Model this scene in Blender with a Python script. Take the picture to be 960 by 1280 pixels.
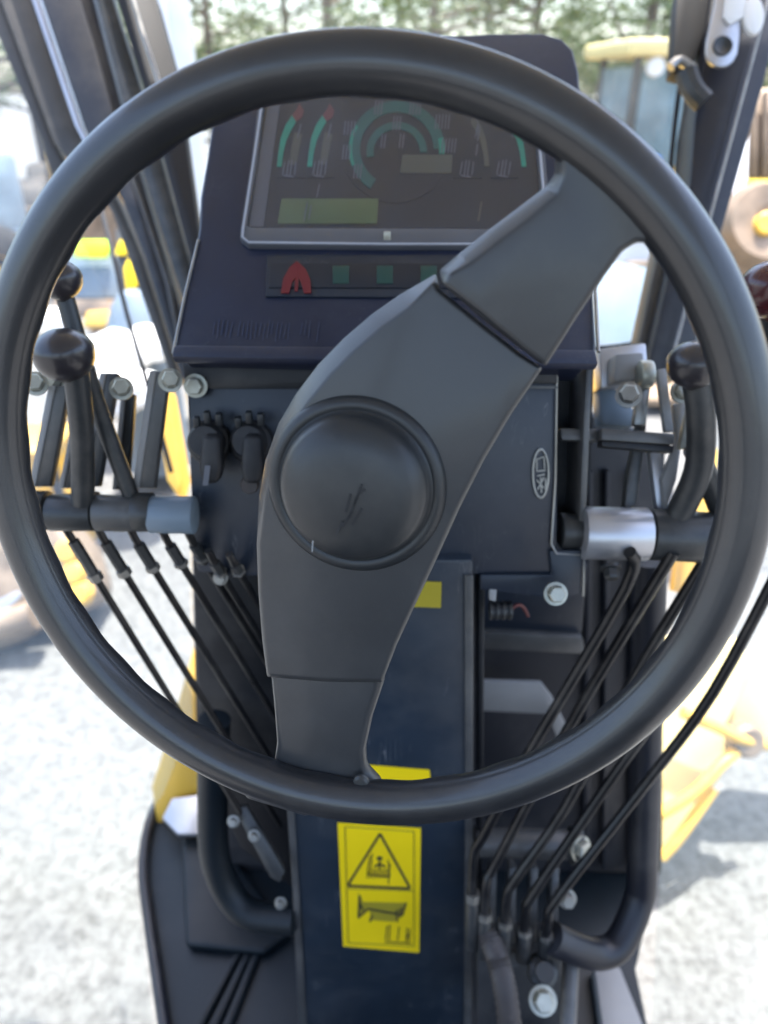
import bpy, bmesh, math, random
from mathutils import Vector, Matrix, noise
random.seed(7)
R = math.radians
for o in list(bpy.data.objects): bpy.data.objects.remove(o)
sc = bpy.context.scene
COL = sc.collection

# ---------------------------------------------------------------- camera, sky, sun, exposure
PITCH = R(30); F = 924.0; CAM = Vector((0, 0, 2.75))
FW = Vector((0, math.cos(PITCH), -math.sin(PITCH)))
UP = Vector((0, math.sin(PITCH), math.cos(PITCH)))
RT = Vector((1, 0, 0))
cd = bpy.data.cameras.new('camera'); cam = bpy.data.objects.new('camera', cd); COL.objects.link(cam)
cam.location = CAM; cam.rotation_euler = (R(90) - PITCH, 0, 0)
cd.sensor_fit = 'VERTICAL'; cd.sensor_height = 36; cd.lens = F / 1280 * 36
cd.clip_start = 0.02; cd.clip_end = 600
cd.dof.use_dof = True; cd.dof.focus_distance = 0.52; cd.dof.aperture_fstop = 4.5
sc.camera = cam
w = bpy.data.worlds.new('World'); sc.world = w; w.use_nodes = True
nt = w.node_tree; bgn = nt.nodes['Background']
sky = nt.nodes.new('ShaderNodeTexSky'); sky.sky_type = 'NISHITA'; sky.sun_disc = False
SUN_EL, SUN_AZ = 78, 25          # azimuth measured clockwise from +Y
sky.sun_elevation = R(SUN_EL); sky.sun_rotation = R(SUN_AZ)
sky.air_density = 1.0; sky.dust_density = 3.0
nt.links.new(sky.outputs[0], bgn.inputs[0]); bgn.inputs[1].default_value = 0.15
sl = bpy.data.lights.new('sun', 'SUN'); sl.energy = 3.2; sl.angle = R(0.6); sl.color = (1, .97, .93)
so = bpy.data.objects.new('sun', sl); COL.objects.link(so)
sd = Vector((math.sin(R(SUN_AZ)) * math.cos(R(SUN_EL)), math.cos(R(SUN_AZ)) * math.cos(R(SUN_EL)), math.sin(R(SUN_EL))))
so.rotation_euler = sd.to_track_quat('Z', 'Y').to_euler()
sc.view_settings.view_transform = 'Standard'; sc.view_settings.look = 'None'
sc.view_settings.exposure = 2.22; sc.view_settings.gamma = 1

# ---------------------------------------------------------------- placing helpers
def ray(px, py): return FW + (px - 480) / F * RT - (py - 640) / F * UP
def P(px, py, d): return CAM + d * ray(px, py)
class Plane:
    def __init__(s, p0, n):
        s.p0 = Vector(p0); s.n = Vector(n).normalized()
        if s.n.dot(FW) > 0: s.n = -s.n
    @classmethod
    def three(c, a, b, d): return c(a, (b - a).cross(d - a))
    def at(s, px, py, off=0):
        p0 = s.p0 + s.n * off; r = ray(px, py)
        return CAM + r * ((p0 - CAM).dot(s.n) / r.dot(s.n))
def mm(v): return v / 1000.0

# ---------------------------------------------------------------- materials
def mat(name, col, rough=.5, metal=0, var=.15, scale=12, bump=0, bscale=300, dust=0, dustcol=(.35, .32, .28), coat=0, emit=0, spec=.5, stretch=None, scratch=0):
    m = bpy.data.materials.new(name); m.use_nodes = True
    n = m.node_tree.nodes; l = m.node_tree.links; b = n['Principled BSDF']
    tc = n.new('ShaderNodeTexCoord'); mp = n.new('ShaderNodeMapping'); l.new(tc.outputs['Object'], mp.inputs[0])
    if stretch: mp.inputs['Scale'].default_value = stretch
    nz = n.new('ShaderNodeTexNoise'); nz.inputs['Scale'].default_value = scale; nz.inputs['Detail'].default_value = 8
    l.new(mp.outputs[0], nz.inputs[0])
    rp = n.new('ShaderNodeValToRGB')
    rp.color_ramp.elements[0].position = .3; rp.color_ramp.elements[1].position = .7
    rp.color_ramp.elements[0].color = tuple(c * (1 - var) for c in col) + (1,)
    rp.color_ramp.elements[1].color = tuple(min(1, c * (1 + var)) for c in col) + (1,)
    l.new(nz.outputs[0], rp.inputs[0]); out = rp.outputs[0]
    if dust:
        n2 = n.new('ShaderNodeTexNoise'); n2.inputs['Scale'].default_value = scale * .6; n2.inputs['Detail'].default_value = 12; n2.inputs['Roughness'].default_value = .7
        l.new(mp.outputs[0], n2.inputs[0])
        r2 = n.new('ShaderNodeValToRGB'); r2.color_ramp.elements[0].position = .47; r2.color_ramp.elements[1].position = .74
        r2.color_ramp.elements[1].color = (dust, dust, dust, 1)
        l.new(n2.outputs[0], r2.inputs[0])
        mx = n.new('ShaderNodeMix'); mx.data_type = 'RGBA'
        l.new(r2.outputs[0], mx.inputs[0]); l.new(out, mx.inputs[6]); mx.inputs[7].default_value = dustcol + (1,)
        out = mx.outputs[2]
    if scratch:
        # hairline scuffs: thin level lines of a strongly stretched noise, broken up by a second noise
        m2 = n.new('ShaderNodeMapping'); m2.inputs['Scale'].default_value = (60, 60, 3.5); m2.inputs['Rotation'].default_value = (.1, .06, 0); l.new(tc.outputs['Object'], m2.inputs[0])
        ns = n.new('ShaderNodeTexNoise'); ns.inputs['Scale'].default_value = 1.6; ns.inputs['Detail'].default_value = 2; l.new(m2.outputs[0], ns.inputs[0])
        sb = n.new('ShaderNodeMath'); sb.operation = 'SUBTRACT'; sb.inputs[1].default_value = .56; l.new(ns.outputs[0], sb.inputs[0])
        ab = n.new('ShaderNodeMath'); ab.operation = 'ABSOLUTE'; l.new(sb.outputs[0], ab.inputs[0])
        ml = n.new('ShaderNodeMapRange'); ml.inputs[1].default_value = 0; ml.inputs[2].default_value = .012; ml.inputs[3].default_value = 1; ml.inputs[4].default_value = 0; l.new(ab.outputs[0], ml.inputs[0])
        nb = n.new('ShaderNodeTexNoise'); nb.inputs['Scale'].default_value = 22; nb.inputs['Detail'].default_value = 4; l.new(tc.outputs['Object'], nb.inputs[0])
        mb = n.new('ShaderNodeMapRange'); mb.inputs[1].default_value = .54; mb.inputs[2].default_value = .66; mb.inputs[4].default_value = scratch; l.new(nb.outputs[0], mb.inputs[0])
        mu = n.new('ShaderNodeMath'); mu.operation = 'MULTIPLY'; l.new(ml.outputs[0], mu.inputs[0]); l.new(mb.outputs[0], mu.inputs[1])
        m3 = n.new('ShaderNodeMix'); m3.data_type = 'RGBA'; l.new(mu.outputs[0], m3.inputs[0]); l.new(out, m3.inputs[6]); m3.inputs[7].default_value = (.4, .4, .4, 1)
        out = m3.outputs[2]
    l.new(out, b.inputs['Base Color'])
    b.inputs['Metallic'].default_value = metal
    b.inputs['Specular IOR Level'].default_value = spec
    mr = n.new('ShaderNodeMapRange'); mr.inputs[3].default_value = max(0, rough - .07); mr.inputs[4].default_value = min(1, rough + .1)
    l.new(nz.outputs[0], mr.inputs[0]); l.new(mr.outputs[0], b.inputs['Roughness'])
    if coat: b.inputs['Coat Weight'].default_value = coat; b.inputs['Coat Roughness'].default_value = .15
    if bump:
        n3 = n.new('ShaderNodeTexNoise'); n3.inputs['Scale'].default_value = bscale; n3.inputs['Detail'].default_value = 3
        l.new(mp.outputs[0], n3.inputs[0])
        bp = n.new('ShaderNodeBump'); bp.inputs['Strength'].default_value = bump; bp.inputs['Distance'].default_value = .001
        l.new(n3.outputs[0], bp.inputs['Height']); l.new(bp.outputs[0], b.inputs['Normal'])
    if emit: l.new(out, b.inputs['Emission Color']); b.inputs['Emission Strength'].default_value = emit
    return m
def glassmat(name, tint, veil=.06, veilcol=(.7, .7, .68)):
    m = bpy.data.materials.new(name); m.use_nodes = True
    n = m.node_tree.nodes; l = m.node_tree.links; n.remove(n['Principled BSDF'])
    t = n.new('ShaderNodeBsdfTransparent'); t.inputs[0].default_value = tint + (1,)
    g = n.new('ShaderNodeBsdfGlossy'); g.inputs['Roughness'].default_value = .03
    d = n.new('ShaderNodeBsdfDiffuse'); d.inputs[0].default_value = veilcol + (1,)  # diffuse veil over the glass: dust plus painted-in haze and glare
    lw = n.new('ShaderNodeLayerWeight'); lw.inputs[0].default_value = .5
    pw = n.new('ShaderNodeMath'); pw.operation = 'POWER'; pw.inputs[1].default_value = 5; l.new(lw.outputs['Facing'], pw.inputs[0])
    fr = n.new('ShaderNodeMath'); fr.operation = 'MULTIPLY_ADD'; fr.inputs[1].default_value = .9; fr.inputs[2].default_value = .035; l.new(pw.outputs[0], fr.inputs[0])
    a = n.new('ShaderNodeMixShader'); l.new(fr.outputs[0], a.inputs[0]); l.new(t.outputs[0], a.inputs[1]); l.new(g.outputs[0], a.inputs[2])
    nz = n.new('ShaderNodeTexNoise'); nz.inputs['Scale'].default_value = 9; nz.inputs['Detail'].default_value = 10
    tc = n.new('ShaderNodeTexCoord'); l.new(tc.outputs['Object'], nz.inputs[0])
    mr = n.new('ShaderNodeMapRange'); mr.inputs[1].default_value = .4; mr.inputs[2].default_value = .8; mr.inputs[3].default_value = .01; mr.inputs[4].default_value = veil
    l.new(nz.outputs[0], mr.inputs[0])
    b = n.new('ShaderNodeMixShader'); l.new(mr.outputs[0], b.inputs[0]); l.new(a.outputs[0], b.inputs[1]); l.new(d.outputs[0], b.inputs[2])
    l.new(b.outputs[0], n['Material Output'].inputs[0]); return m
M = dict(
    rubber=mat('wheel_plastic', (.0105, .0112, .0135), .40, var=.12, scale=25, bump=.2, bscale=900, dust=.04, spec=.6, coat=.6),
    spoke=mat('spoke_plastic', (.0285, .0300, .0325), .42, var=.10, scale=20, bump=.12, bscale=1100, dust=.05, coat=.25),
    cap=mat('cap_plastic', (.0200, .0220, .0240), .36, var=.08, scale=20, dust=.06),
    pod=mat('pod_plastic', (.0058, .0108, .0310), .42, var=.15, scale=14, bump=.2, bscale=900, dust=.05, scratch=.08),
    box=mat('navy_paint', (.011, .017, .029), .40, var=.2, scale=9, dust=.06, scratch=.18),
    post=mat('post_paint', (.013, .022, .035), .36, var=.2, scale=7, dust=.10, scratch=.25),
    dark=mat('dark_interior', (.0050, .0058, .0085), .55, var=.2, scale=12, dust=.12),
    wall=mat('firewall_paint', (.0085, .0105, .0170), .5, var=.2, scale=6, dust=.16),
    mat=mat('floor_rubber', (.0018, .0058, .0095), .45, var=.2, scale=8, dust=.03, spec=.35),
    pillar=mat('pillar_paint', (.0085, .0095, .0150), .42, var=.12, scale=7, dust=.12),
    brown=mat('weathered_frame', (0.0527, 0.0484, 0.0434), .5, var=.2, scale=8, dust=.2),
    gasket=mat('gasket_rubber', (.003, .003, .005), .55, var=.1),
    bezel=mat('bezel_grey', (.32, .33, .37), .4, var=.08, scale=20),
    bezelb=mat('bezel_dark_grey', (.085, .088, .10), .42, var=.08, scale=20),
    face=mat('gauge_face', (.0060, .0090, .0160), .5, var=.08, scale=20),
    green=mat('gauge_green', (0.0075, 0.2250, 0.1425), .6, var=.1, scale=60),
    greend=mat('gauge_dim_green', (.012, .085, .070), .6, var=.1, scale=60),
    redp=mat('gauge_red', (.12, .03, .028), .6, var=.1),
    olive=mat('gauge_olive', (.07, .07, .05), .6, var=.1),
    lcd=mat('lcd_green', (0.0525, 0.0788, 0.0300), .35, var=.1, scale=40, emit=.06),
    white=mat('print_white', (0.3150, 0.3225, 0.3300), .6, var=.1),
    whited=mat('print_dim', (0.0975, 0.1050, 0.1275), .6, var=.1),
    faint=mat('faint_print', (.035, .045, .085), .6, var=.1),
    redlamp=mat('lamp_red', (.060, .004, .008), .4, var=.05, emit=.16),
    greenlamp=mat('lamp_green', (.004, .028, .025), .4, var=.05, emit=.1),
    steel=mat('steel', (0.3150, 0.3075, 0.2850), .38, metal=.85, var=.25, scale=30, dust=.3),
    zinc=mat('zinc_bolt', (0.4125, 0.4125, 0.3525), .4, metal=.6, var=.2, scale=60, dust=.3),
    grey=mat('grey_bar', (0.0744, 0.0744, 0.0744), .4, metal=.2, var=.2, scale=15, dust=.25),
    lightgrey=mat('light_grey_paint', (0.2550, 0.2550, 0.2550), .5, var=.12, scale=10, dust=.2),
    alu=mat('aluminium', (.50, .50, .52), .33, metal=.7, var=.1, scale=15, dust=.1),
    dgrey=mat('dark_grey_shaft', (0.0341, 0.0360, 0.0372), .38, metal=.3, var=.2, scale=15, dust=.2),
    knob=mat('knob_plastic', (0.0136, 0.0112, 0.0149), .3, var=.1, coat=.3, dust=.05),
    maroon=mat('maroon_knob', (.055, .008, .010), .25, var=.1, coat=.4),
    rod=mat('rod_black', (.0075, .0075, .0090), .3, metal=.2, var=.2, scale=20, dust=.12),
    hose=mat('hose_rubber', (0.0372, 0.0310, 0.0298), .6, var=.2, scale=30, dust=.3),
    sticker=mat('sticker_yellow', (.84, .61, .005), .38, var=.05, scale=10),
    ink=mat('sticker_ink', (.03, .028, .02), .5, var=.05),
    inkg=mat('sticker_grey_ink', (.33, .27, .02), .5, var=.05),
    yellow=mat('machine_yellow', (.78, .46, .06), .42, var=.15, scale=4, dust=.3, dustcol=(.5, .42, .3)),
    yellowp=mat('pale_and_sunlit_yellow', (.80, .66, .30), .45, var=.1, scale=3),
    tyre=mat('tyre_rubber', (.03, .028, .027), .7, var=.3, scale=6, dust=.5, dustcol=(.28, .22, .16)),
    mglass=mat('far_glass', (.16, .26, .32), .12, var=.4, scale=2),
    mdark=mat('far_dark', (.04, .045, .05), .6, var=.3, scale=3),
    teal=mat('teal_paint', (.15, .42, .42), .5, var=.3, scale=3),
    red=mat('red_paint', (.6, .04, .06), .4, var=.1),
    bluep=mat('blue_paint', (.06, .18, .5), .4, var=.1),
    neon=mat('neon_tape', (.62, .95, .02), .4, var=.03),
    bluegrey=mat('blue_grey_paint', (.16, .21, .26), .4, var=.15, scale=4, dust=.2),
    sack=mat('white_sack', (.78, .78, .76), .7, var=.08, scale=6, bump=.5, bscale=60),
    wornsteel=mat('worn_steel', (.26, .19, .13), .5, metal=.3, var=.4, scale=6, dust=.5, dustcol=(.42, .34, .25)),
    bark=mat('bark', (.12, .09, .065), .9, var=.4, scale=6, bump=.6, bscale=40),
    offwhite=mat('white_paint', (.78, .78, .78), .45, var=.06, scale=4),
    paleblue=mat('pale_blue_paint', (.30, .37, .42), .3, var=.25, scale=3, dust=.3),
    lining=mat('roof_lining', (.55, .56, .58), .7, var=.06, scale=5),
    glass=glassmat('windscreen_glass', (.95, .97, .97), .065),
    dglass=glassmat('display_glass', (.95, .96, .99), .06, (.34, .40, .52)),
)
# ground: pale worn concrete, broken by speckle, stains and joints of colour
g = mat('ground_concrete', (.165, .164, .156), .85, var=.16, scale=1.3)
n = g.node_tree.nodes; l = g.node_tree.links; b = n['Principled BSDF']
gz = n.new('ShaderNodeTexNoise'); gz.inputs['Scale'].default_value = 26; gz.inputs['Detail'].default_value = 10; gz.inputs['Roughness'].default_value = .75
tc = [x for x in n if x.type == 'TEX_COORD'][0]; l.new(tc.outputs['Object'], gz.inputs[0])
gr = n.new('ShaderNodeValToRGB'); gr.color_ramp.elements[0].position = .38; gr.color_ramp.elements[0].color = (.48, .47, .46, 1); gr.color_ramp.elements[1].position = .56; gr.color_ramp.elements[1].color = (1, 1, 1, 1)
l.new(gz.outputs[0], gr.inputs[0])
src = b.inputs['Base Color'].links[0].from_socket
mx = n.new('ShaderNodeMix'); mx.data_type = 'RGBA'; mx.blend_type = 'MULTIPLY'; mx.inputs[0].default_value = 1
l.new(src, mx.inputs[6]); l.new(gr.outputs[0], mx.inputs[7]); l.new(mx.outputs[2], b.inputs['Base Color'])
bp = n.new('ShaderNodeBump'); bp.inputs['Strength'].default_value = .6; bp.inputs['Distance'].default_value = .01
l.new(gz.outputs[0], bp.inputs['Height']); l.new(bp.outputs[0], b.inputs['Normal'])
M['ground'] = g
def leafmat(name, a, c):
    m = bpy.data.materials.new(name); m.use_nodes = True; n = m.node_tree.nodes; l = m.node_tree.links; b = n['Principled BSDF']
    tc = n.new('ShaderNodeTexCoord'); nz = n.new('ShaderNodeTexNoise'); nz.inputs['Scale'].default_value = 1.6; nz.inputs['Detail'].default_value = 6
    l.new(tc.outputs['Object'], nz.inputs[0]); rp = n.new('ShaderNodeValToRGB')
    rp.color_ramp.elements[0].position = .35; rp.color_ramp.elements[1].position = .65
    rp.color_ramp.elements[0].color = a + (1,); rp.color_ramp.elements[1].color = c + (1,)
    l.new(nz.outputs[0], rp.inputs[0]); l.new(rp.outputs[0], b.inputs['Base Color']); b.inputs['Roughness'].default_value = .5
    tr = n.new('ShaderNodeBsdfTranslucent'); l.new(rp.outputs[0], tr.inputs[0])
    ms = n.new('ShaderNodeMixShader'); ms.inputs[0].default_value = .3
    l.new(b.outputs[0], ms.inputs[1]); l.new(tr.outputs[0], ms.inputs[2]); l.new(ms.outputs[0], n['Material Output'].inputs[0])
    return m
M['leaf'] = leafmat('leaves_mid', (.05, .09, .02), (.12, .17, .045)); M['leaf2'] = leafmat('leaves_pale', (.08, .13, .04), (.16, .21, .08))

# ---------------------------------------------------------------- mesh helpers
def link(name, bm, m, parent=None, smooth=True, sharp=35):
    bmesh.ops.recalc_face_normals(bm, faces=bm.faces)
    me = bpy.data.meshes.new(name); bm.to_mesh(me); bm.free()
    me.materials.append(M[m] if isinstance(m, str) else m)
    if smooth:
        me.shade_smooth(); me.set_sharp_from_angle(angle=R(sharp))
    o = bpy.data.objects.new(name, me); COL.objects.link(o)
    if parent:
        o.parent = parent
        o.matrix_parent_inverse = Matrix.Translation(parent_world(parent)).inverted()
    return o
def parent_world(p):
    # a part's own origin stays at the world origin, only the thing's Empty is moved
    return Vector(p.location) if p.type == 'EMPTY' else Vector((0, 0, 0))
def thing(name, label, cat, loc, group=None):
    o = bpy.data.objects.new(name, None); COL.objects.link(o); o.location = Vector(loc); o.empty_display_size = .05
    o['label'] = label; o['category'] = cat
    if group: o['group'] = group
    return o
def tag(o, label, cat, group=None):
    o['label'] = label; o['category'] = cat
    if group: o['group'] = group
    return o
def struct(o): o['kind'] = 'structure'; return o
def bev(bm, w, seg=2, ang=30):
    if w <= 0: return
    bm.normal_update()
    es = [e for e in bm.edges if len(e.link_faces) == 2 and e.calc_face_angle(0) > R(ang)]
    if es: bmesh.ops.bevel(bm, geom=es, offset=w, offset_type='OFFSET', segments=seg, profile=.5, affect='EDGES', clamp_overlap=True)
def add_prism(bm, pts, vec):
    vs = [bm.verts.new(p) for p in pts]; f = bm.faces.new(vs)
    r = bmesh.ops.extrude_face_region(bm, geom=[f])
    bmesh.ops.translate(bm, verts=[v for v in r['geom'] if isinstance(v, bmesh.types.BMVert)], vec=vec)
def prism(name, pts, vec, m, parent=None, bevel=0, seg=2):
    bm = bmesh.new(); add_prism(bm, pts, Vector(vec)); bmesh.ops.recalc_face_normals(bm, faces=bm.faces)
    bev(bm, bevel, seg); return link(name, bm, m, parent)
def slab(name, px, d, thick, m, parent=None, bevel=0, seg=2):
    """outline given in photo pixels (optionally with its own depth), pushed back by thick"""
    pts = [P(q[0], q[1], q[2] if len(q) > 2 else d) for q in px]
    return prism(name, pts, FW * thick, m, parent, bevel, seg)
def onpl(name, pl, px, off, thick, m, parent=None, bevel=0, seg=2):
    return prism(name, [pl.at(q[0], q[1], off) for q in px], -pl.n * thick, m, parent, bevel, seg)
def frame_of(d):
    d = d.normalized(); a = Vector((0, 0, 1)) if abs(d.z) < .9 else Vector((1, 0, 0))
    x = a.cross(d).normalized(); return x, d.cross(x)
def smoothpath(pts, k=5):
    if len(pts) < 3: return [Vector(p) for p in pts]
    out = []; n = len(pts)
    for i in range(n - 1):
        p0 = pts[max(i - 1, 0)]; p1 = pts[i]; p2 = pts[i + 1]; p3 = pts[min(i + 2, n - 1)]
        for j in range(k):
            t = j / k
            out.append(.5 * ((2 * p1) + (p2 - p0) * t + (2 * p0 - 5 * p1 + 4 * p2 - p3) * t * t + (3 * p1 - p0 - 3 * p2 + p3) * t ** 3))
    out.append(Vector(pts[-1])); return out
def add_tube(bm, pts, r, n=12, cap=True):
    pts = [Vector(p) for p in pts]; rs = r if isinstance(r, (list, tuple)) else [r] * len(pts)
    rings = []; x = None
    for i, p in enumerate(pts):
        d = (pts[min(i + 1, len(pts) - 1)] - pts[max(i - 1, 0)])
        if d.length < 1e-9: d = Vector((0, 0, 1))
        d.normalize()
        if x is None: x, y = frame_of(d)
        else:
            x = (x - d * x.dot(d)).normalized(); y = d.cross(x)
        rings.append([bm.verts.new(p + rs[i] * (math.cos(2 * math.pi * k / n) * x + math.sin(2 * math.pi * k / n) * y)) for k in range(n)])
    for a, b2 in zip(rings, rings[1:]):
        for k in range(n): bm.faces.new((a[k], a[(k + 1) % n], b2[(k + 1) % n], b2[k]))
    if cap: bm.faces.new(rings[0][::-1]); bm.faces.new(rings[-1])
def tube(name, pts, r, m, parent=None, n=12, smooth=0, bevel=0):
    bm = bmesh.new(); add_tube(bm, smoothpath([Vector(p) for p in pts], smooth) if smooth else pts, r, n)
    if bevel: bev(bm, bevel, 2, 50)
    return link(name, bm, m, parent)
def ptube(name, px, r, m, parent=None, n=12, smooth=5): return tube(name, [P(*q) for q in px], r, m, parent, n, smooth)
def add_lathe(bm, prof, c, ax, n=48):
    x, y = frame_of(ax); ax = ax.normalized(); rings = []
    for r, h in prof:
        if r < 1e-6: rings.append([bm.verts.new(c + ax * h)])
        else: rings.append([bm.verts.new(c + ax * h + r * (math.cos(2 * math.pi * k / n) * x + math.sin(2 * math.pi * k / n) * y)) for k in range(n)])
    for a, b2 in zip(rings, rings[1:]):
        for k in range(n):
            q = (k + 1) % n
            if len(a) == 1 and len(b2) == 1: continue
            if len(a) == 1: bm.faces.new((a[0], b2[k], b2[q]))
            elif len(b2) == 1: bm.faces.new((a[k], a[q], b2[0]))
            else: bm.faces.new((a[k], a[q], b2[q], b2[k]))
def lathe(name, prof, c, ax, m, parent=None, n=48, sharp=35):
    bm = bmesh.new(); add_lathe(bm, prof, c, ax, n); return link(name, bm, m, parent, sharp=sharp)
def add_box(bm, c, s, rot=None, bevel=0):
    t = bmesh.new(); bmesh.ops.create_cube(t, size=1); bmesh.ops.scale(t, vec=Vector(s), verts=t.verts); bev(t, bevel, 2)
    if rot is not None: bmesh.ops.rotate(t, matrix=rot, verts=t.verts, cent=(0, 0, 0))
    bmesh.ops.translate(t, vec=Vector(c), verts=t.verts)
    me = bpy.data.meshes.new('tmp'); t.to_mesh(me); t.free(); bm.from_mesh(me); bpy.data.meshes.remove(me)
def box(name, c, s, m, parent=None, rot=None, bevel=0):
    bm = bmesh.new(); add_box(bm, c, s, rot, bevel); return link(name, bm, m, parent)
def hexbolt(name, c, ax, r, h, m='zinc', parent=None):
    bm = bmesh.new(); ax = ax.normalized()
    add_lathe(bm, [(0, 0), (r * 1.35, 0), (r * 1.35, h * .25), (r * .98, h * .27)], c, ax, 24)
    add_lathe(bm, [(r, h * .2), (r, h * .85), (r * .85, h), (0, h)], c, ax, 6)
    return link(name, bm, m, parent, sharp=25)
def knobshape(name, c, ax, r, m, parent, squash=.85):
    prof = [(0, -r * .95)] + [(r * math.cos(a) * (1 if a > 0 else .96), r * math.sin(a) * squash) for a in [R(x) for x in range(-70, 90, 10)]] + [(0, r * squash)]
    return lathe(name, prof, c, ax, m, parent, 32)

# ================================================================ SETTING: ground
bm = bmesh.new()
NG = 40
for i in range(NG + 1):
    for j in range(NG + 1):
        # denser near the cab, reaching the horizon
        u = (i / NG * 2 - 1); v = (j / NG * 2 - 1)
        bm.verts.new((u ** 3 * 290, v ** 3 * 290, 0))
bm.verts.ensure_lookup_table()
for i in range(NG):
    for j in range(NG):
        a = i * (NG + 1) + j; bm.faces.new([bm.verts[k] for k in (a, a + NG + 1, a + NG + 2, a + 1)])
for v in bm.verts: v.co.z = .02 * noise.noise(v.co * .4) - .02
gnd = struct(link('ground', bm, 'ground'))

# ================================================================ CAB
cab = thing('cab', 'dark cab frame with slanting pillars, glass and floor around the steering wheel', 'machine cab', (0, .5, 1.33))
YF = .95
fire = Plane((0, YF, 0), (0, -1, 0))
floorpl = Plane((0, 0, 1.35), (0, 0, 1))
# firewall behind the console post
fw_px = [(242, 600), (300, 540), (760, 520), (832, 560), (828, 1092), (268, 1092), (262, 1000), (246, 960), (240, 700)]
onpl('front_panel', fire, fw_px, 0, .02, 'wall', cab, .003)
for xa, xb in ((733, 741), (757, 763), (790, 800)):
    onpl('panel_rib', fire, [(xa, 590), (xb, 590), (xb - 4, 1088), (xa - 4, 1088)], .014, .013, 'wall', cab, .002)
# ledge and light bracket seen right of the post
fl = Plane((0, .88, 0), (0, -1, 0))
onpl('panel_ledge', fl, [(602, 790), (728, 797), (732, 818), (602, 812)], 0, .05, 'grey', cab, .003)
onpl('panel_recess', fl, [(602, 705), (735, 705), (728, 792), (602, 786)], -.01, .03, 'box', cab, .004)
onpl('bracket_plate', fl, [(600, 852), (676, 854), (690, 872), (708, 908), (697, 924), (684, 893), (600, 889)], .01, .008, 'lightgrey', cab, .002)
# floor
def flo(px, off=0): return [floorpl.at(a, b2, off) for a, b2 in px]
prism('floor_plate', flo([(262, 992), (240, 980), (215, 988), (192, 1020), (180, 1080), (186, 1150), (212, 1330), (240, 1600), (900, 1600), (812, 1290), (795, 1210), (822, 1090), (640, 1085)]), (0, 0, -.03), 'mat', cab, .006)
bm = bmesh.new(); add_tube(bm, smoothpath(flo([(262, 985), (240, 975), (213, 984), (190, 1018), (179, 1080), (186, 1150), (212, 1330), (240, 1600)], .006), 4), .011, 10)
link('floor_lip', bm, 'pillar', cab)
for k, (xa, xb) in enumerate(((300, 232), (312, 252), (322, 270))):
    prism('floor_ridge', flo([(xa, 1178), (xa + 8, 1178), (xb + 12, 1300), (xb, 1300)], .010), (0, 0, -.010), 'mat', cab, .002)
prism('floor_riser', flo([(226, 1030), (262, 1028), (362, 1165), (330, 1190), (232, 1180)], .022), (0, 0, -.020), 'mat', cab, .008, 3)
prism('sheen_plate', [floorpl.at(203, 1022, .05), floorpl.at(215, 998, .07), floorpl.at(262, 992, .07), floorpl.at(250, 1042, .05), floorpl.at(222, 1042, .05)], (0, 0, -.01), 'alu', cab, .002)  # added pale plate standing in for the sheen on the floor panel
prism('side_sill', flo([(742, 1205), (775, 1208), (812, 1300), (830, 1400), (770, 1400)], .03), (0, 0, -.05), 'lightgrey', cab, .004)

def bar(name, px, m, bevel=.003, thick=.05, parent=cab, d=1.25):
    return slab(name, px, d, thick, m, parent, bevel)
# left pillar group
bar('door_edge', [(-130, -260), (-98, -260), (66, 176), (92, 226), (66, 226), (54, 180)], 'brown', d=1.40)
bar('door_frame', [(-97, -260), (-52, -260), (92, 150), (150, 255), (178, 322), (226, 475), (214, 475), (160, 322), (138, 262), (110, 225), (66, 178)], 'brown', d=1.36, thick=.06, bevel=.006)
bar('door_trim', [(-50, -260), (-38, -260), (104, 160), (128, 205), (116, 200), (93, 156)], 'alu', d=1.355)
bar('left_pillar', [(-36, -260), (38, -260), (118, 0), (160, 160), (236, 420), (240, 475), (226, 475), (180, 322), (152, 250), (104, 158)], 'pillar', d=1.30, thick=.07, bevel=.008)
bar('pillar_seam', [(140, 150), (144, 150), (212, 352), (226, 430), (222, 430), (206, 352)], 'grey', d=1.296, thick=.01, bevel=.001)
bar('pillar_cover', [(40, -260), (72, -260), (142, 0), (186, 140), (238, 330), (243, 400), (236, 400), (162, 160), (120, 0)], 'dgrey', d=1.27, thick=.03, bevel=.004)
bar('left_gasket', [(76, -260), (100, -260), (196, 0), (222, 95), (250, 300), (243, 400), (236, 318), (190, 145), (146, 0)], 'gasket', d=1.24, thick=.03, bevel=.004)
ptube('gasket_trim', [(150, -60, 1.22), (178, 40, 1.22), (196, 95, 1.22), (214, 160, 1.22)], .004, 'steel', cab)
# right pillar group
bar('right_pillar', [(1010, -260), (925, -260), (880, 60), (876, 105), (868, 150), (862, 230), (838, 330), (806, 470), (862, 470), (900, 300), (957, 100), (1040, -260)], 'pillar', d=1.22, thick=.08, bevel=.006)
bar('pillar_inner', [(838, 240), (862, 225), (842, 330), (808, 470), (786, 470), (800, 420)], 'brown', d=1.25, thick=.05)
ptube('weather_strip', [(1012, -200, 1.205), (955, 20, 1.205), (888, 270, 1.205), (835, 468, 1.205)], .0022, 'steel', cab, 8, 0)
bar('right_gasket', [(940, -260), (905, -260), (846, 0), (840, 90), (862, 96), (888, 20), (920, -120)], 'gasket', d=1.23, thick=.03)
ptube('window_seal', [(852, 90, 1.30), (842, 170, 1.30), (830, 300, 1.30), (826, 350, 1.30), (812, 405, 1.30), (797, 428, 1.30), (740, 436, 1.30)], .0045, 'gasket', cab)
ptube('hinge_clip', [(838, 84, 1.2), (850, 76, 1.2), (868, 88, 1.2)], .008, 'steel', cab, 8, 3)
ptube('hinge_arm', [(858, 90, 1.2), (866, 112, 1.2), (880, 128, 1.2)], .018, 'dgrey', cab, 10, 3)
onp = Plane(P(900, 60, 1.19), -FW)
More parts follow.
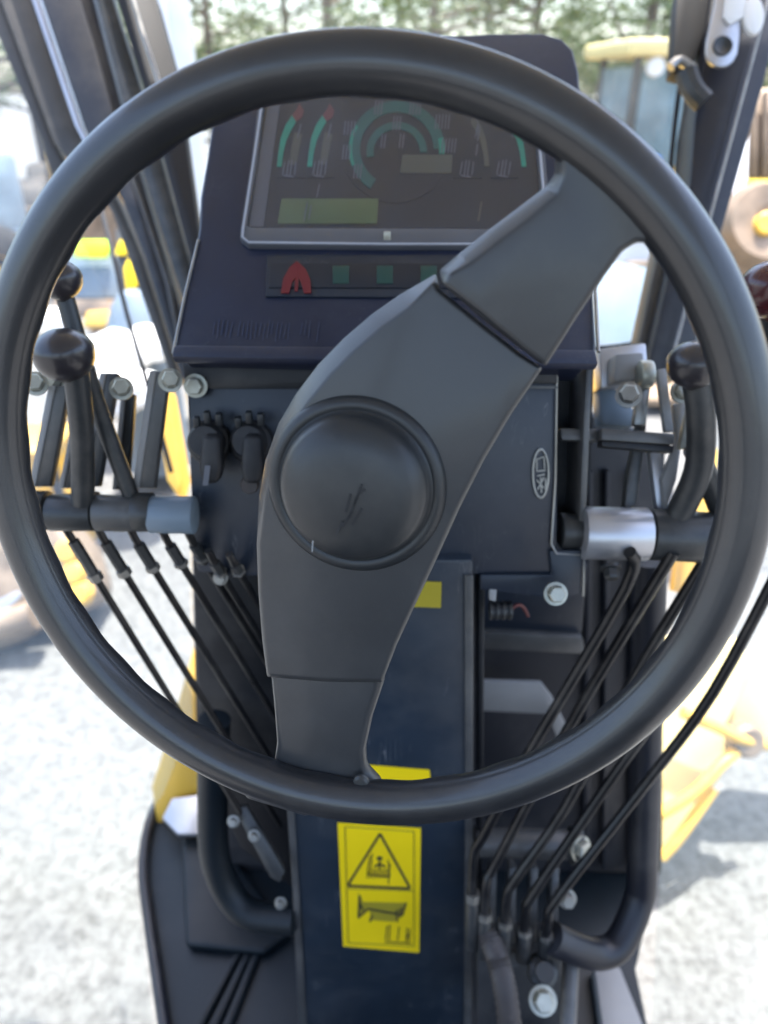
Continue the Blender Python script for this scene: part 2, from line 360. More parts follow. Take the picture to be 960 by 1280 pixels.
lk = thing('latch_bracket', 'pale metal latch bracket with round hole on the right pillar, top right corner', 'bracket', P(905, 88, 1.2))
bm = bmesh.new()
def arcpx(cx, cy, r, a0, a1, n=10, ry=None): return [(cx + r * math.cos(R(a0 + (a1 - a0) * i / n)), cy - (ry or r) * math.sin(R(a0 + (a1 - a0) * i / n))) for i in range(n + 1)]
onpl('link_plate', onp, [(905, -60), (950, -60), (928, 20), (922, 66)] + arcpx(902, 64, 19, 0, -180, 10)[1:] + [(884, 50), (893, 10)], .006, .008, 'alu', lk, .002)
onpl('link_cover', onp, [(916, -60), (938, -60), (932, 20), (912, 30), (904, 20)], .012, .005, 'offwhite', lk, .002)
lathe('pivot_hole', [(0, .001), (.010, .001), (.013, .003), (.0155, .003), (.0155, -.004)], onp.at(903, 58, .007), -FW, 'dgrey', lk)
onpl('oval_cap', onp, arcpx(943, 18, 13, 0, 340, 16, 24), .014, .012, 'offwhite', lk, .004)
# wind screen panes
slab('windscreen', [(190, -260), (900, -260), (852, 90), (826, 350), (798, 428), (235, 440), (235, 330)], 1.42, .005, 'glass', cab)
slab('door_glass', [(-420, -260), (-100, -260), (60, 200), (160, 440), (30, 640), (-420, 640)], 1.45, .005, 'glass', cab)
slab('lower_left_glass', [(-300, 650), (60, 600), (238, 640), (240, 900), (205, 990), (178, 1030), (168, 1090), (192, 1290), (-300, 1290)], 1.42, .005, 'glass', cab)
slab('lower_right_glass', [(870, 470), (1300, 470), (1300, 1290), (815, 1290), (832, 980), (845, 700)], 1.36, .005, 'glass', cab)
# unseen roof, stretched forward for shade, lining pale for bounce; rear frame (above and behind the driver)
box('roof', (0, .13, 3.42), (1.75, 2.86, .06), 'lightgrey', cab, bevel=.02)
box('roof_lining', (0, .13, 3.375), (1.66, 2.76, .02), 'lining', cab, bevel=.005)
for s in (-1, 1): box('rear_pillar', (s * .82, -1.2, 2.37), (.08, .08, 2.02), 'pillar', cab, bevel=.01)
box('rear_panel', (0, -1.24, 1.85), (1.6, .04, .95), 'wall', cab, bevel=.005)
box('rear_floor', (0, -.45, 1.33), (1.66, 1.6, .035), 'mat', cab, bevel=.004)

# ================================================================ DASHBOARD POD
pod = Plane.three(P(216, 440, .68), P(745, 455, .68), P(480, 45, .84))
dash = thing('dashboard', 'navy instrument pod with gauges, green display and red warning lamp behind the wheel', 'instrument panel', pod.at(480, 450))
outline = [(265, 150), (272, 132), (290, 112), (330, 88), (400, 66), (480, 52), (560, 44), (620, 41), (680, 41), (703, 48), (717, 62), (724, 90), (727, 130), (738, 300), (746, 430), (744, 452), (480, 447), (216, 441), (226, 385), (244, 310), (248, 285), (250, 246), (258, 200)]
prism('housing', [pod.at(*q) for q in outline], (0, .07, -.045), 'pod', dash, .004, 3)
onpl('lower_lip', pod, [(217, 430), (745, 436), (749, 455), (214, 446)], .008, .012, 'pod', dash, .003)
ptube('bright_edge', [(733, 150, .79), (741, 300, .735), (748, 440, .68)], .0018, 'steel', dash, 8, 0)  # thin pale line put in for the lit right edge of the pod
tube('bright_edge', [pod.at(248, 300, .001), pod.at(232, 365, .001), pod.at(216, 442, .001)], .0014, 'steel', dash, 8)
# bezel: a ring round the display
def ring_on(name, pl, outer, inner, off, th, m, parent, bevel=.001):
    bm = bmesh.new(); n = len(outer)
    A = [bm.verts.new(pl.at(*q, off)) for q in outer]; B = [bm.verts.new(pl.at(*q, off)) for q in inner]
    A2 = [bm.verts.new(pl.at(*q, off) - pl.n * th) for q in outer]; B2 = [bm.verts.new(pl.at(*q, off) - pl.n * th) for q in inner]
    for i in range(n):
        j = (i + 1) % n
        bm.faces.new((A[i], A[j], B[j], B[i])); bm.faces.new((A[i], A2[i], A2[j], A[j])); bm.faces.new((B[i], B[j], B2[j], B2[i])); bm.faces.new((A2[i], B2[i], B2[j], A2[j]))
    bmesh.ops.recalc_face_normals(bm, faces=bm.faces); bev(bm, bevel, 2); return link(name, bm, m, parent)
out_b = [(330, 108), (668, 108), (675, 114), (682, 200), (690, 296), (684, 307), (480, 307), (310, 305), (300, 297), (301, 284), (314, 200), (325, 113)]
in_b = [(336, 113), (662, 113), (667, 118), (673, 200), (680, 280), (676, 286), (480, 285), (314, 284), (308, 281), (309, 272), (321, 200), (331, 117)]
onpl('display_face', pod, in_b, .0015, .003, 'face', dash)
bz = ring_on('bezel', pod, out_b, in_b, .007, .008, 'bezelb', dash)
tube('bezel_edge', [pod.at(*q, .0075) for q in [(330, 110), (318, 195), (304, 284), (303, 296), (311, 303), (480, 305), (684, 305)]], .0012, 'bezel', bz, 8)
tube('bezel_edge', [pod.at(*q, .0075) for q in [(668, 112), (676, 200), (684, 290)]], .0014, 'bezel', bz, 8)
box('bezel_tab', pod.at(484, 295, .008), (.007, .006, .008), 'zinc', bz, bevel=.001)
onpl('face_margin', pod, [(337, 114), (352, 114), (329, 283), (311, 283)], .0025, .001, 'bezelb', dash)
def band(name, pts_in, pts_out, off, m, parent):
    bm = bmesh.new(); a = [bm.verts.new(pod.at(*q, off)) for q in pts_in]; b2 = [bm.verts.new(pod.at(*q, off)) for q in pts_out]
    for i in range(len(a) - 1): bm.faces.new((a[i], a[i + 1], b2[i + 1], b2[i]))
    r = bmesh.ops.extrude_face_region(bm, geom=list(bm.faces)); bmesh.ops.translate(bm, verts=[v for v in r['geom'] if isinstance(v, bmesh.types.BMVert)], vec=-pod.n * .0006)
    return link(name, bm, m, parent, smooth=False)
def strokes(name, items, off, m, parent, pl=pod, wd=1.5):
    """short printed strokes, joined: blurred lettering the photo does not let one read"""
    bm = bmesh.new()
    for x0, y0, x1, y1 in items:
        ln = math.hypot(x1 - x0, y1 - y0); nx, ny = -(y1 - y0) / ln * wd / 2, (x1 - x0) / ln * wd / 2
        add_prism(bm, [pl.at(x0 + nx, y0 + ny, off), pl.at(x1 + nx, y1 + ny, off), pl.at(x1 - nx, y1 - ny, off), pl.at(x0 - nx, y0 - ny, off)], -pl.n * .0005)
    o = link(name, bm, m, parent, smooth=False); o['kind'] = 'stuff'; return o
def small_gauge(dx, flip=False, red=True, dim=False):
    gp = onpl('gauge', pod, [(352 + dx, 140), (362 + dx, 128), (392 + dx, 128), (388 + dx, 165), (380 + dx, 222), (345 + dx, 222)], .0022, .0006, 'face', dash)
    c = [(346, 208), (348, 190), (351, 172), (357, 156), (365, 144)]
    e = [(352, 208), (354, 191), (358, 175), (364, 162), (370, 152)]
    r1 = [(365, 144), (371, 136), (374, 129)]; r2 = [(370, 152), (378, 146), (380, 138)]
    if flip:
        f = lambda L: [(736 - x, y) for x, y in L]; c, e, r1, r2 = f(c), f(e), f(r1), f(r2)
    s = lambda L: [(x + dx, y) for x, y in L]
    band('green_arc', s(c), s(e), .0030, 'olive' if dim else 'green', gp)
    if red: band('red_arc', s(r1), s(r2), .0030, 'redp', gp)
    if not flip:
        band('gauge_segment', s([(362, 206), (364, 185), (368, 165)]), s([(370, 206), (374, 186), (378, 168)]), .0031, 'olive', gp)
    strokes('gauge_symbol', [(356 + dx, 202, 353 + dx, 218), (361 + dx, 200, 358 + dx, 220), (365 + dx, 200, 362 + dx, 220), (370 + dx, 202, 368 + dx, 218), (354 + dx, 219, 367 + dx, 221), (376 + dx, 155, 372 + dx, 172)], .0034, 'whited', gp, wd=1.6)
    return gp
small_gauge(0); small_gauge(38)
g3 = small_gauge(222, True, False, True); small_gauge(268, True, True)
strokes('gauge_symbol', [(594, 142, 597, 152), (598, 154, 595, 168), (600, 158, 597, 176), (597, 180, 595, 194)], .0036, 'whited', g3, wd=1.6)
# tachometer
tach = onpl('tachometer', pod, arcpx(494, 186, 68, 0, 345, 30), .0021, .0005, 'face', dash)
def arc(cx, cy, ro, ri, a0, a1, n=24):
    return arcpx(cx, cy, ri, a0, a1, n), arcpx(cx, cy, ro, a0, a1, n)
i1, o1 = arc(496, 186, 60, 46, 236, 0); band('scale_arc', i1, o1, .0030, 'greend', tach)
i1, o1 = arc(496, 186, 60, 56, 200, 150, 8); band('scale_edge', i1, o1, .0035, 'green', tach)
i1, o1 = arc(496, 186, 60, 53, 14, -6, 5); band('scale_edge', i1, o1, .0035, 'green', tach)
i1, o1 = arc(496, 190, 38, 29, 190, 0, 18); band('inner_arc', i1, o1, .0030, 'greend', tach)
tk = []
for (x, y, k) in ((474, 134, 3), (520, 134, 4), (438, 160, 4), (434, 190, 3), (448, 214, 3), (497, 154, 3), (480, 176, 2), (503, 176, 2), (554, 152, 5), (562, 182, 5)):
    for j in range(k): tk.append((x + j * 4 - k * 2 + 2, y - 9, x + j * 4 - k * 2, y + 9))
strokes('scale_numerals', tk, .0038, 'whited', tach, wd=1.5)
onpl('hour_display', pod, [(503, 193), (566, 193), (564, 216), (500, 216)], .003, .001, 'olive', dash, .0003)
lcd = onpl('message_display', pod, [(352, 248), (473, 248), (471, 279), (347, 279)], .003, .001, 'lcd', dash, .0003)
strokes('display_text', [(384, 252, 380, 276), (389, 256, 386, 274), (399, 230, 396, 246)], .0045, 'whited', lcd, wd=1.3)
strokes('status_mark', [(602, 252, 598, 276)], .004, 'olive', dash, wd=2.5)
onpl('display_cover', pod, in_b, .0062, .001, 'dglass', dash)
# warning lamp strip
onpl('lamp_panel', pod, [(333, 318), (660, 318), (664, 366), (640, 372), (332, 370)], .003, .003, 'box', dash, .001)
ls = onpl('lamp_strip', pod, [(338, 329), (656, 329), (656, 360), (336, 359)], .0045, .002, 'face', dash, .0006)
lam = onpl('red_lamp', pod, [(351, 366), (354, 348), (362, 334), (371, 326), (382, 336), (388, 350), (389, 366), (380, 366), (376, 352), (371, 345), (365, 352), (361, 366)], .0055, .001, 'redlamp', dash)
strokes('lamp_symbol', [(372, 330, 370, 364)], .006, 'redlamp', lam, wd=4)
for x in (416, 471, 526): onpl('green_lamp', pod, [(x, 332), (x + 20, 332), (x + 20, 354), (x, 354)], .0055, .001, 'greenlamp', dash, .0004)
tk = []
for k in range(26):
    x = 268 + k * 5.2
    if random.random() < .78: tk.append((x + random.uniform(0, 2), 402 + random.uniform(-3, 3), x - 2, 424 + random.uniform(-6, 4)))
strokes('printed_marks', tk, .0012, 'faint', dash, wd=.8)

# ================================================================ CONSOLE (box and post that carry the wheel)
bx = Plane.three(P(232, 460, .74), P(695, 460, .74), P(460, 720, .80))
con = thing('control_console', 'dark navy steering console box on a tall post with yellow warning sticker', 'console', (floorpl.at(480, 1290)))
onpl('console_box', bx, [(232, 458), (697, 460), (697, 690), (690, 718), (330, 722), (246, 716), (240, 660), (236, 560)], 0, .13, 'box', con, .004, 2)
onpl('top_flange', bx, [(228, 455), (697, 458), (697, 480), (390, 480), (388, 486), (232, 486)], .006, .006, 'dark', con, .0015)
onpl('badge_strip', bx, [(394, 480), (697, 483), (697, 486), (394, 483)], .008, .002, 'grey', con)
hexbolt('bolt', bx.at(245, 482, .006), bx.n, .0088, .011, 'zinc', con)
hexbolt('bolt', bx.at(276, 722, .004), bx.n, .006, .009, 'steel', con)
# right side channel, slot and flange
onpl('slot_back', bx, [(697, 462), (742, 462), (735, 700), (690, 700)], -.06, .01, 'dark', con)
prism('side_cheek', [bx.at(733, 458, .0), bx.at(741, 458, .0), bx.at(730, 696, .0), bx.at(722, 696, .0)], FW * .09, 'grey', con, .0015)  # grey tone paints the lit edge of the side plate
onpl('lower_flange', bx, [(686, 688), (730, 688), (728, 722), (727, 742), (700, 752), (690, 748), (600, 738), (600, 718), (690, 718)], .004, .05, 'box', con, .003)
tube('slot_edge', [bx.at(696, 470, .002), bx.at(694, 600, .002), bx.at(689, 680, .002), bx.at(696, 692, .005), bx.at(730, 694, .005), bx.at(729, 745, .005)], .0012, 'steel', con, 8)
hexbolt('bolt', P(694, 742, .76), -FW, .009, .012, 'zinc', con)
# round switches left of the hub
for cx in (263, 315):
    k = lathe('rotary_switch', [(.023, 0), (.0225, .006), (.0205, .010), (.018, .011), (.0175, .022), (.015, .026), (0, .027)], bx.at(cx, 553, .001), (bx.n + Vector((0, 0, .25))).normalized(), 'dark', con, 32)
    onpl('switch_lever', bx, [(cx - 12, 545), (cx + 10, 545), (cx + 14, 585), (cx + 9, 605), (cx - 10, 606), (cx - 15, 588)], .040, .022, 'dark', k, .005, 3)
    for a in (-50, -10, 30):
        q = bx.at(cx + 22 * math.sin(R(a)), 541 - 20 * math.cos(R(a)), .018); box('switch_tab', q, (.006, .008, .012), 'dgrey', k, bevel=.001)
onpl('switch_mark', bx, [(256, 582), (263, 582), (260, 607), (253, 607)], .0415, .001, 'whited', con)
lathe('switch_button', [(0, .003), (.008, .003), (.0095, 0), (.0095, -.004)], bx.at(312, 606, .03), bx.n, 'hose', con, 24)
# oval badge on the face
bd = ring_on('badge', bx, arcpx(676, 592, 11, 0, 342, 18, 32), arcpx(676, 592, 8.6, 0, 342, 18, 29), .002, .002, 'steel', con, .0002)
strokes('badge_mark', [(671, 574, 671, 588), (671, 574, 680, 571), (680, 571, 681, 586), (671, 589, 682, 588), (672, 595, 681, 593), (671, 600, 680, 610), (680, 597, 672, 612), (676, 597, 677, 616), (682, 598, 682, 612)], .0022, 'steel', bd, bx, 1.6)
# post
postY = P(460, 735, .80).y
pp = Plane((0, postY, 0), (0, -1, 0))
onpl('post', pp, [(330, 700), (592, 700), (592, 900), (590, 1120), (589, 1330), (382, 1330), (376, 1150), (362, 1000), (340, 860)], 0, .12, 'post', con, .005, 2)
onpl('post_edge', pp, [(581, 720), (592, 720), (591, 1120), (588, 1330), (580, 1330), (582, 1000)], .004, .02, 'grey', con, .0015)
onpl('post_rail', pp, [(598, 735), (606, 735), (604, 1000), (603, 1120), (598, 1120)], -.02, .03, 'dark', con, .002)
onpl('post_edge', pp, [(357, 985), (366, 985), (386, 1330), (376, 1330), (366, 1120)], .003, .03, 'grey', con, .0015)
tube('steering_column', [P(450, 612, .50), P(455, 600, .62), bx.at(458, 590, 0)], .035, 'dark', con, 24)
# side cheek of the console, left, behind the thin rods
onpl('side_panel', Plane((0, postY + .13, 0), (0, -1, 0)), [(240, 700), (345, 700), (365, 1110), (300, 1060), (255, 960), (246, 850)], 0, .03, 'dark', con, .004)
# stickers
st = onpl('warning_sticker', pp, [(422, 1029), (526, 1036), (524, 1191), (429, 1183)], .0016, .0012, 'sticker', con)
def sk(x, y): return (400 + x / 4, 920 + y / 4)
def stk(items, m, name, wd): return strokes(name, [sk(a, b2) + sk(c, d) for a, b2, c, d in items], .0022, m, st, pp, wd)
stk([(125, 455, 140, 1035), (470, 478, 470, 1050)], 'ink', 'sticker_border', .9)
stk([(125, 455, 470, 478), (140, 765, 468, 775), (140, 1035, 470, 1052)], 'inkg', 'sticker_rule', 1.2)
stk([(300, 490, 140, 745), (300, 490, 450, 760), (140, 750, 450, 764)], 'ink', 'warning_triangle', 3.0)
stk([(250, 600, 235, 690), (262, 590, 250, 690), (340, 620, 350, 700), (235, 690, 350, 706), (350, 640, 342, 740)] + [(240 + 14 * k, 665, 236 + 14 * k, 712) for k in range(8)], 'ink', 'triangle_symbol', 1.3)
lathe('symbol_head', [(0, .0003), (.0042, .0003), (.0042, -.0003)], pp.at(*sk(298, 612), .0022), pp.n, 'ink', st, 20)
stk([(298, 625, 298, 668), (298, 640, 272, 655), (298, 640, 326, 655)], 'ink', 'symbol_figure', 2.4)
onpl('pictogram', pp, [sk(190, 780), sk(215, 830), sk(430, 835), sk(400, 890), sk(370, 930), sk(260, 920), sk(245, 870), sk(190, 915)], .0020, .0003, 'inkg', st)
stk([(195, 830, 215, 870), (190, 910, 240, 865), (240, 865, 380, 890), (260, 895, 250, 930), (385, 870, 385, 930), (405, 860, 398, 910), (430, 835, 410, 900), (200, 800, 192, 900)], 'ink', 'pictogram_line', 2.6)
stk([(335, 950, 328, 1020), (350, 945, 345, 1022), (395, 955, 388, 1024), (435, 960, 430, 1028), (450, 965, 446, 1028), (440, 990, 430, 1030), (325, 1030, 455, 1038)], 'ink', 'sticker_lettering', 1.4)
onpl('small_sticker', pp, [(452, 956), (537, 963), (540, 992), (452, 988)], .0016, .0012, 'sticker', con)
onpl('small_sticker', pp, [(505, 726), (552, 728), (551, 760), (500, 758)], .0016, .0012, 'inkg', con)['label'] = 'dusty yellow sticker under the console box'

# ================================================================ STEERING WHEEL
D0 = .43; TV, TH, RW, RR = .3235, .1827, .2180, .0146
WC = P(431.7, 613.2, D0)
cu = Vector((math.cos(TH), 0, -math.sin(TH))); cw = Vector((0, math.cos(TV), -math.sin(TV))); cw = (cw - cu * cu.dot(cw)).normalized()
def c2w(v): return RT * v.x + UP * v.y + FW * v.z
U = c2w(cu); W = c2w(cw); N = U.cross(W).normalized()
if N.dot(FW) > 0: N = -N
sw = thing('steering_wheel', 'big black two spoke steering wheel with round hub cap, in front of the console', 'steering wheel', WC)
bm = bmesh.new(); n1, n2 = 180, 24; rings = []
for i in range(n1):
    a = 2 * math.pi * i / n1; dr = U * math.cos(a) + W * math.sin(a); ring = []
    for k in range(n2):
        t = 2 * math.pi * k / n2
        # finger grips under the rim, slightly flattened section
        gr_ = 1 + (.035 * math.sin(a * 32) if math.sin(t) < -.2 else 0)
        ring.append(bm.verts.new(WC + dr * (RW + RR * math.cos(t) * gr_) + N * (RR * .92 * math.sin(t) * gr_)))
    rings.append(ring)
for i in range(n1):
    a, b2 = rings[i], rings[(i + 1) % n1]
    for k in range(n2): bm.faces.new((a[k], a[(k + 1) % n2], b2[(k + 1) % n2], b2[k]))
link('rim', bm, 'rubber', sw)
tube('rim_seam', [WC + (U * math.cos(R(t)) + W * math.sin(R(t))) * (RW + RR * .999) for t in range(0, 361, 3)], .0005, 'gasket', sw, 6)
wp = Plane(WC - N * 0, N)
def wide_plate(name, pl, px, off, thick, m, parent, wide, narrow=4, drop=.015):
    '''plate with a wide slanting shoulder on the edges listed in wide (index: width in px)'''
    n_ = len(px); cen = Vector((sum(p[0] for p in px) / n_, sum(p[1] for p in px) / n_)); ar = sum(px[i][0] * px[(i + 1) % n_][1] - px[(i + 1) % n_][0] * px[i][1] for i in range(n_))
    sg = 1 if ar > 0 else -1; top = []
    for i in range(n_):
        a_, b_, c_ = Vector(px[i - 1]), Vector(px[i]), Vector(px[(i + 1) % n_])
        t_ = ((b_ - a_).normalized() + (c_ - b_).normalized()).normalized(); nrm = Vector((-t_.y, t_.x)) * sg
        q = b_ + nrm * wide.get(i, narrow); top.append((q.x, q.y))
    bm = bmesh.new(); T = [bm.verts.new(pl.at(*q, off)) for q in top]
    O = [bm.verts.new(pl.at(*px[i], off - (drop if i in wide else .003))) for i in range(n_)]; B = [bm.verts.new(pl.at(*q, off - thick)) for q in px]
    bm.faces.new(T); bm.faces.new(B[::-1])
    for i in range(n_):
        j = (i + 1) % n_
        bm.faces.new((T[i], O[i], O[j], T[j])); bm.faces.new((O[i], B[i], B[j], O[j]))
    bmesh.ops.recalc_face_normals(bm, faces=bm.faces); bev(bm, .0018, 3, 22)
    return link(name, bm, m, parent, sharp=50)
up_ = [(549, 338), (575, 316), (610, 288), (650, 258), (684, 232), (694, 216), (693, 196), (684, 176), (668, 158), (640, 138), (680, 118), (760, 170), (830, 240), (880, 330), (905, 420), (880, 440), (868, 405), (850, 360), (832, 325), (812, 303), (795, 303), (778, 314), (756, 344), (722, 395), (682, 458), (655, 438), (600, 392), (553, 356)]
wide_plate('upper_spoke', wp, up_, .005, .018, 'spoke', sw, {0: 14, 1: 18, 2: 19, 3: 19, 4: 17, 5: 12, 6: 10, 7: 8})
hubpx = [(545, 342), (500, 368), (465, 392), (430, 422), (398, 455), (370, 492), (348, 530), (332, 575), (324, 620), (321, 680), (323, 740), (328, 800), (334, 846), (405, 852), (478, 853), (496, 806), (520, 754), (548, 694), (575, 634), (605, 575), (640, 516), (678, 460), (650, 441), (600, 402), (550, 362)]
wide_plate('hub_cover', wp, hubpx, -.002, .022, 'spoke', sw, {0: 12, 1: 20, 2: 21, 3: 21, 4: 20, 5: 18, 6: 14, 7: 10, 8: 8})
lowpx = [(336, 838), (340, 880), (344, 930), (340, 962), (318, 984), (300, 1000), (380, 1024), (480, 1012), (475, 985), (456, 965), (455, 940), (464, 900), (478, 858), (480, 838)]
onpl('lower_spoke', wp, lowpx, -.006, .014, 'spoke', sw, .0055, 4)
tube('seam', [wp.at(553, 350, -.0035), wp.at(600, 392, -.001), wp.at(678, 452, -.002)], .0016, 'gasket', sw, 8)
# hub cap with raised rings
HC = wp.at(446, 606, -.005)
k = D0 / F * 1.03
cap = lathe('hub_cap', [(112 * k, 0), (111 * k, .003), (106 * k, .006), (100 * k, .0072), (95 * k, .006), (92 * k, .0068), (89 * k, .012), (84 * k, .0165), (72 * k, .0205), (55 * k, .0225), (36 * k, .0232), (18 * k, .0236), (0, .0237)], HC, N, 'cap', sw, 72, 50)
capp = Plane(HC, N)
strokes('hub_emblem', [(432, 640, 438, 618), (436, 648, 446, 622), (442, 632, 452, 606), (428, 658, 440, 640), (446, 620, 456, 612), (420, 668, 428, 652), (440, 656, 452, 636)], .0243, 'dark', cap, capp, 3.0)
strokes('cap_scratch', [(391, 676, 390, 690)], .0215, 'white', cap, capp, 1.1)
for (x, y) in ((334, 958), (452, 972)): lathe('highlight_stud', [(.0055, 0), (.0055, .002), (.004, .0038), (0, .0045)], wp.at(x, y + 4, -.002), N, 'dgrey', sw, 16)  # added studs standing in for the highlights where spoke meets rim

# ================================================================ LEVERS AND SHAFTS, left
def shaft(name, segs, label):
    a = segs[0]; t = thing(name, label, 'shaft', P(a[0], a[1], a[2]))
    for (x0, y0, d0, x1, y1, d1, r, m) in segs: tube('shaft_sleeve', [P(x0, y0, d0), P(x1, y1, d1)], r, m, t, 28, bevel=.0015)
    return t
shaft('lever_shaft', [(44, 640, .76, 62, 640, .76, .014, 'dgrey'), (63, 641, .76, 119, 641, .76, .019, 'dgrey'), (121, 641, .76, 186, 642, .76, .019, 'grey'), (188, 643, .76, 244, 644, .76, .0195, 'bluegrey')],
      'dark horizontal pivot shaft left of the console carrying the left levers')
def lever(px, wpx, label, d=.74, m='grey', bolt=None, knob=None, knobr=.026):
    (x0, y0), (x1, y1) = px; t = thing('control_lever', label, 'lever', P(x1, y1, d + .02), 'control levers beside the wheel')
    slab('lever_bar', [(x0 - wpx * .5, y0, d - .02), (x0 + wpx * .5, y0, d - .02), (x1 + wpx * .55, y1, d + .02), (x1 - wpx * .55, y1, d + .02)], d, .012, m, t, .0015)
    slab('bar_edge', [(x0 - wpx * .62, y0, d - .022), (x0 - wpx * .22, y0, d - .022), (x1 - wpx * .28, y1, d + .018), (x1 - wpx * .68, y1, d + .018)], d, .016, 'lightgrey', t, .001)
    if bolt: hexbolt('bolt', P(bolt[0], bolt[1], d - .03), -FW + RT * .3, .0085, .014, 'zinc', t)
    tube('lever_boss', [P(x1 - wpx * .5, y1 + 30, d + .02), P(x1 + wpx * .5, y1 + 30, d + .02)], .0205, 'dgrey', t, 20, bevel=.001)
    return t
lever(((74, 482), (50, 608)), 22, 'flat grey lever farthest left, in front of the rim edge', bolt=(45, 480))
lever(((137, 466), (112, 608)), 20, 'flat grey lever just right of the big black ball knob', d=.76, bolt=(152, 486))
lever(((200, 464), (180, 610)), 22, 'flat grey lever nearest the left side of the console', bolt=(213, 476))
lever(((104, 500), (84, 610)), 16, 'narrow grey lever half hidden behind the stem of the big ball knob', d=.79)
lever(((160, 492), (150, 612)), 15, 'narrow dark lever between the two right hand flat levers on the left side', d=.80, m='dgrey')
hexbolt('hex_bolt', P(70, 478, .74), -FW, .008, .016)
tag(bpy.data.objects['hex_bolt'], 'pale hexagonal bolt under the big black ball knob on the left', 'bolt')
t = thing('knob_lever', 'black lever with large ball knob left of the console', 'lever', P(106, 632, .76))
ptube('lever_stem', [(94, 455, .66), (101, 520, .69), (103, 570, .72), (104, 628, .75)], [.0115] * 1 and .0115, 'dgrey', t)
knobshape('lever_knob', P(80, 444, .655), (UP * .9 - FW * .4 + RT * -.1).normalized(), .0275, 'knob', t)
t = thing('knob_lever', 'dark diagonal lever whose knob shows above the big ball knob', 'lever', P(170, 632, .76))
ptube('lever_stem', [(76, 352, .68), (104, 450, .70), (130, 530, .73), (166, 625, .76)], .0085, 'dgrey', t)
knobshape('lever_knob', P(74, 350, .67), (UP * .9 - FW * .4).normalized(), .021, 'knob', t)

# left linkage rods
for i, (x, y) in enumerate(((84, 664), (126, 668), (168, 672), (209, 676), (240, 676), (266, 700), (292, 704))):
    x1 = 352 - i * 1.5; y1 = y + (x1 - x) * 1.62
    bm = bmesh.new(); add_tube(bm, [P(x - 6, y - 12, .76), P(x, y, .77), P(x1, y1, 1.08 - i * .02)], .0042, 10)
    lr = link('linkage_rod', bm, 'rod'); a_, b_ = P(x, y, .77), P(x1, y1, 1.08 - i * .02)
    tube('rod_end', [a_.lerp(b_, .02), a_.lerp(b_, .09)], .0062, 'dgrey', lr, 6); tube('lock_nut', [a_.lerp(b_, .09), a_.lerp(b_, .105)], .0078, 'steel', lr, 6)
    tag(lr, ['thin black rod slanting down under the left shaft, outermost of the row', 'thin slanting black rod, second from the left under the left shaft', 'thin slanting black rod third from the left under the left shaft', 'thin slanting black rod, fourth from the left under the left shaft', 'thin slanting black rod running close against the console side', 'thin black rod crossing the dark side panel under the left bolt', 'thin black rod on the dark side panel, nearest the wheel spoke'][i], 'rod', 'slanting rods left of the console')

# ================================================================ RIGHT SIDE MECHANISM
t = shaft('lever_shaft', [(700, 664, .80, 726, 664, .80, .020, 'dgrey'), (727, 666, .79, 808, 668, .79, .0285, 'alu'), (811, 668, .79, 884, 672, .79, .0275, 'dgrey'), (886, 672, .79, 925, 673, .79, .025, 'grey')],
      'bright silver and grey pivot shaft right of the console')
hexbolt('shaft_bolt', P(763, 708, .77), -UP - FW * .5, .008, .014, 'dgrey', t)
t = thing('lever_bracket', 'pale metal bracket block with hex bolt beside the right end of the dashboard', 'bracket', P(775, 480, .80))
slab('bracket_block', [(748, 436), (808, 428), (812, 478), (752, 486)], .82, .04, 'alu', t, .003)
slab('bracket_block', [(770, 442), (805, 440), (806, 474), (768, 478)], .79, .03, 'lightgrey', t, .003)
slab('bracket_body', [(748, 486), (770, 486), (800, 520), (792, 534), (752, 530)], .84, .03, 'bluegrey', t, .003)
hexbolt('bolt', P(786, 494, .77), -FW - RT * .3, .010, .016, 'steel', t)
t = thing('cross_link', 'flat steel link bar reaching sideways from the console slot to the right levers', 'link bar', P(800, 545, .76))
slab('link_bar', [(700, 535), (750, 536), (750, 552), (702, 550)], .77, .012, 'grey', t, .002)
slab('link_bar', [(752, 535), (843, 542), (843, 556), (752, 550)], .755, .02, 'grey', t, .002)
slab('link_edge', [(752, 551), (843, 557), (841, 566), (753, 558)], .757, .018, 'dark', t, .001)
slab('link_upright', [(822, 462), (833, 460), (843, 540), (832, 540)], .775, .01, 'lightgrey', t, .0015)
t = thing('control_lever', 'worn upright lever with rounded eye end behind the link bar', 'lever', P(790, 650, .80), 'control levers beside the wheel')
slab('lever_bar', [(800, 490), (812, 490), (806, 560), (796, 630), (780, 645), (784, 600), (796, 540)], .80, .014, 'dgrey', t, .002)
tube('eye_end', [P(798, 468, .78), P(815, 468, .78)], .015, 'zinc', t, 24, bevel=.003)
slab('lever_bar', [(799, 476), (815, 476), (808, 532), (792, 532)], .785, .012, 'steel', t, .003)
slab('bar_edge', [(812, 560), (826, 560), (838, 640), (822, 640)], .80, .012, 'alu', t, .002)
t = thing('control_lever', 'pale greenish flat lever with square nut, near the right side of the rim', 'lever', P(835, 655, .80), 'control levers beside the wheel')
slab('lever_bar', [(868, 488), (876, 490), (866, 560), (850, 562), (858, 520)], .77, .012, 'zinc', t, .0025)
slab('lever_bar', [(842, 505), (857, 500), (852, 560), (846, 600), (832, 640), (828, 600), (846, 552)], .79, .012, 'lightgrey', t, .002)
hexbolt('bolt', P(852, 490, .765), -FW, .009, .014, 'zinc', t)
t = thing('knob_lever', 'black lever with smooth ball knob inside the right side of the rim', 'lever', P(838, 668, .79))
ptube('lever_stem', [(868, 460, .70), (876, 520, .72), (872, 590, .755), (842, 655, .785)], .014, 'dgrey', t)
knobshape('lever_knob', P(868, 456, .69), (UP - FW * .4).normalized(), .026, 'knob', t)
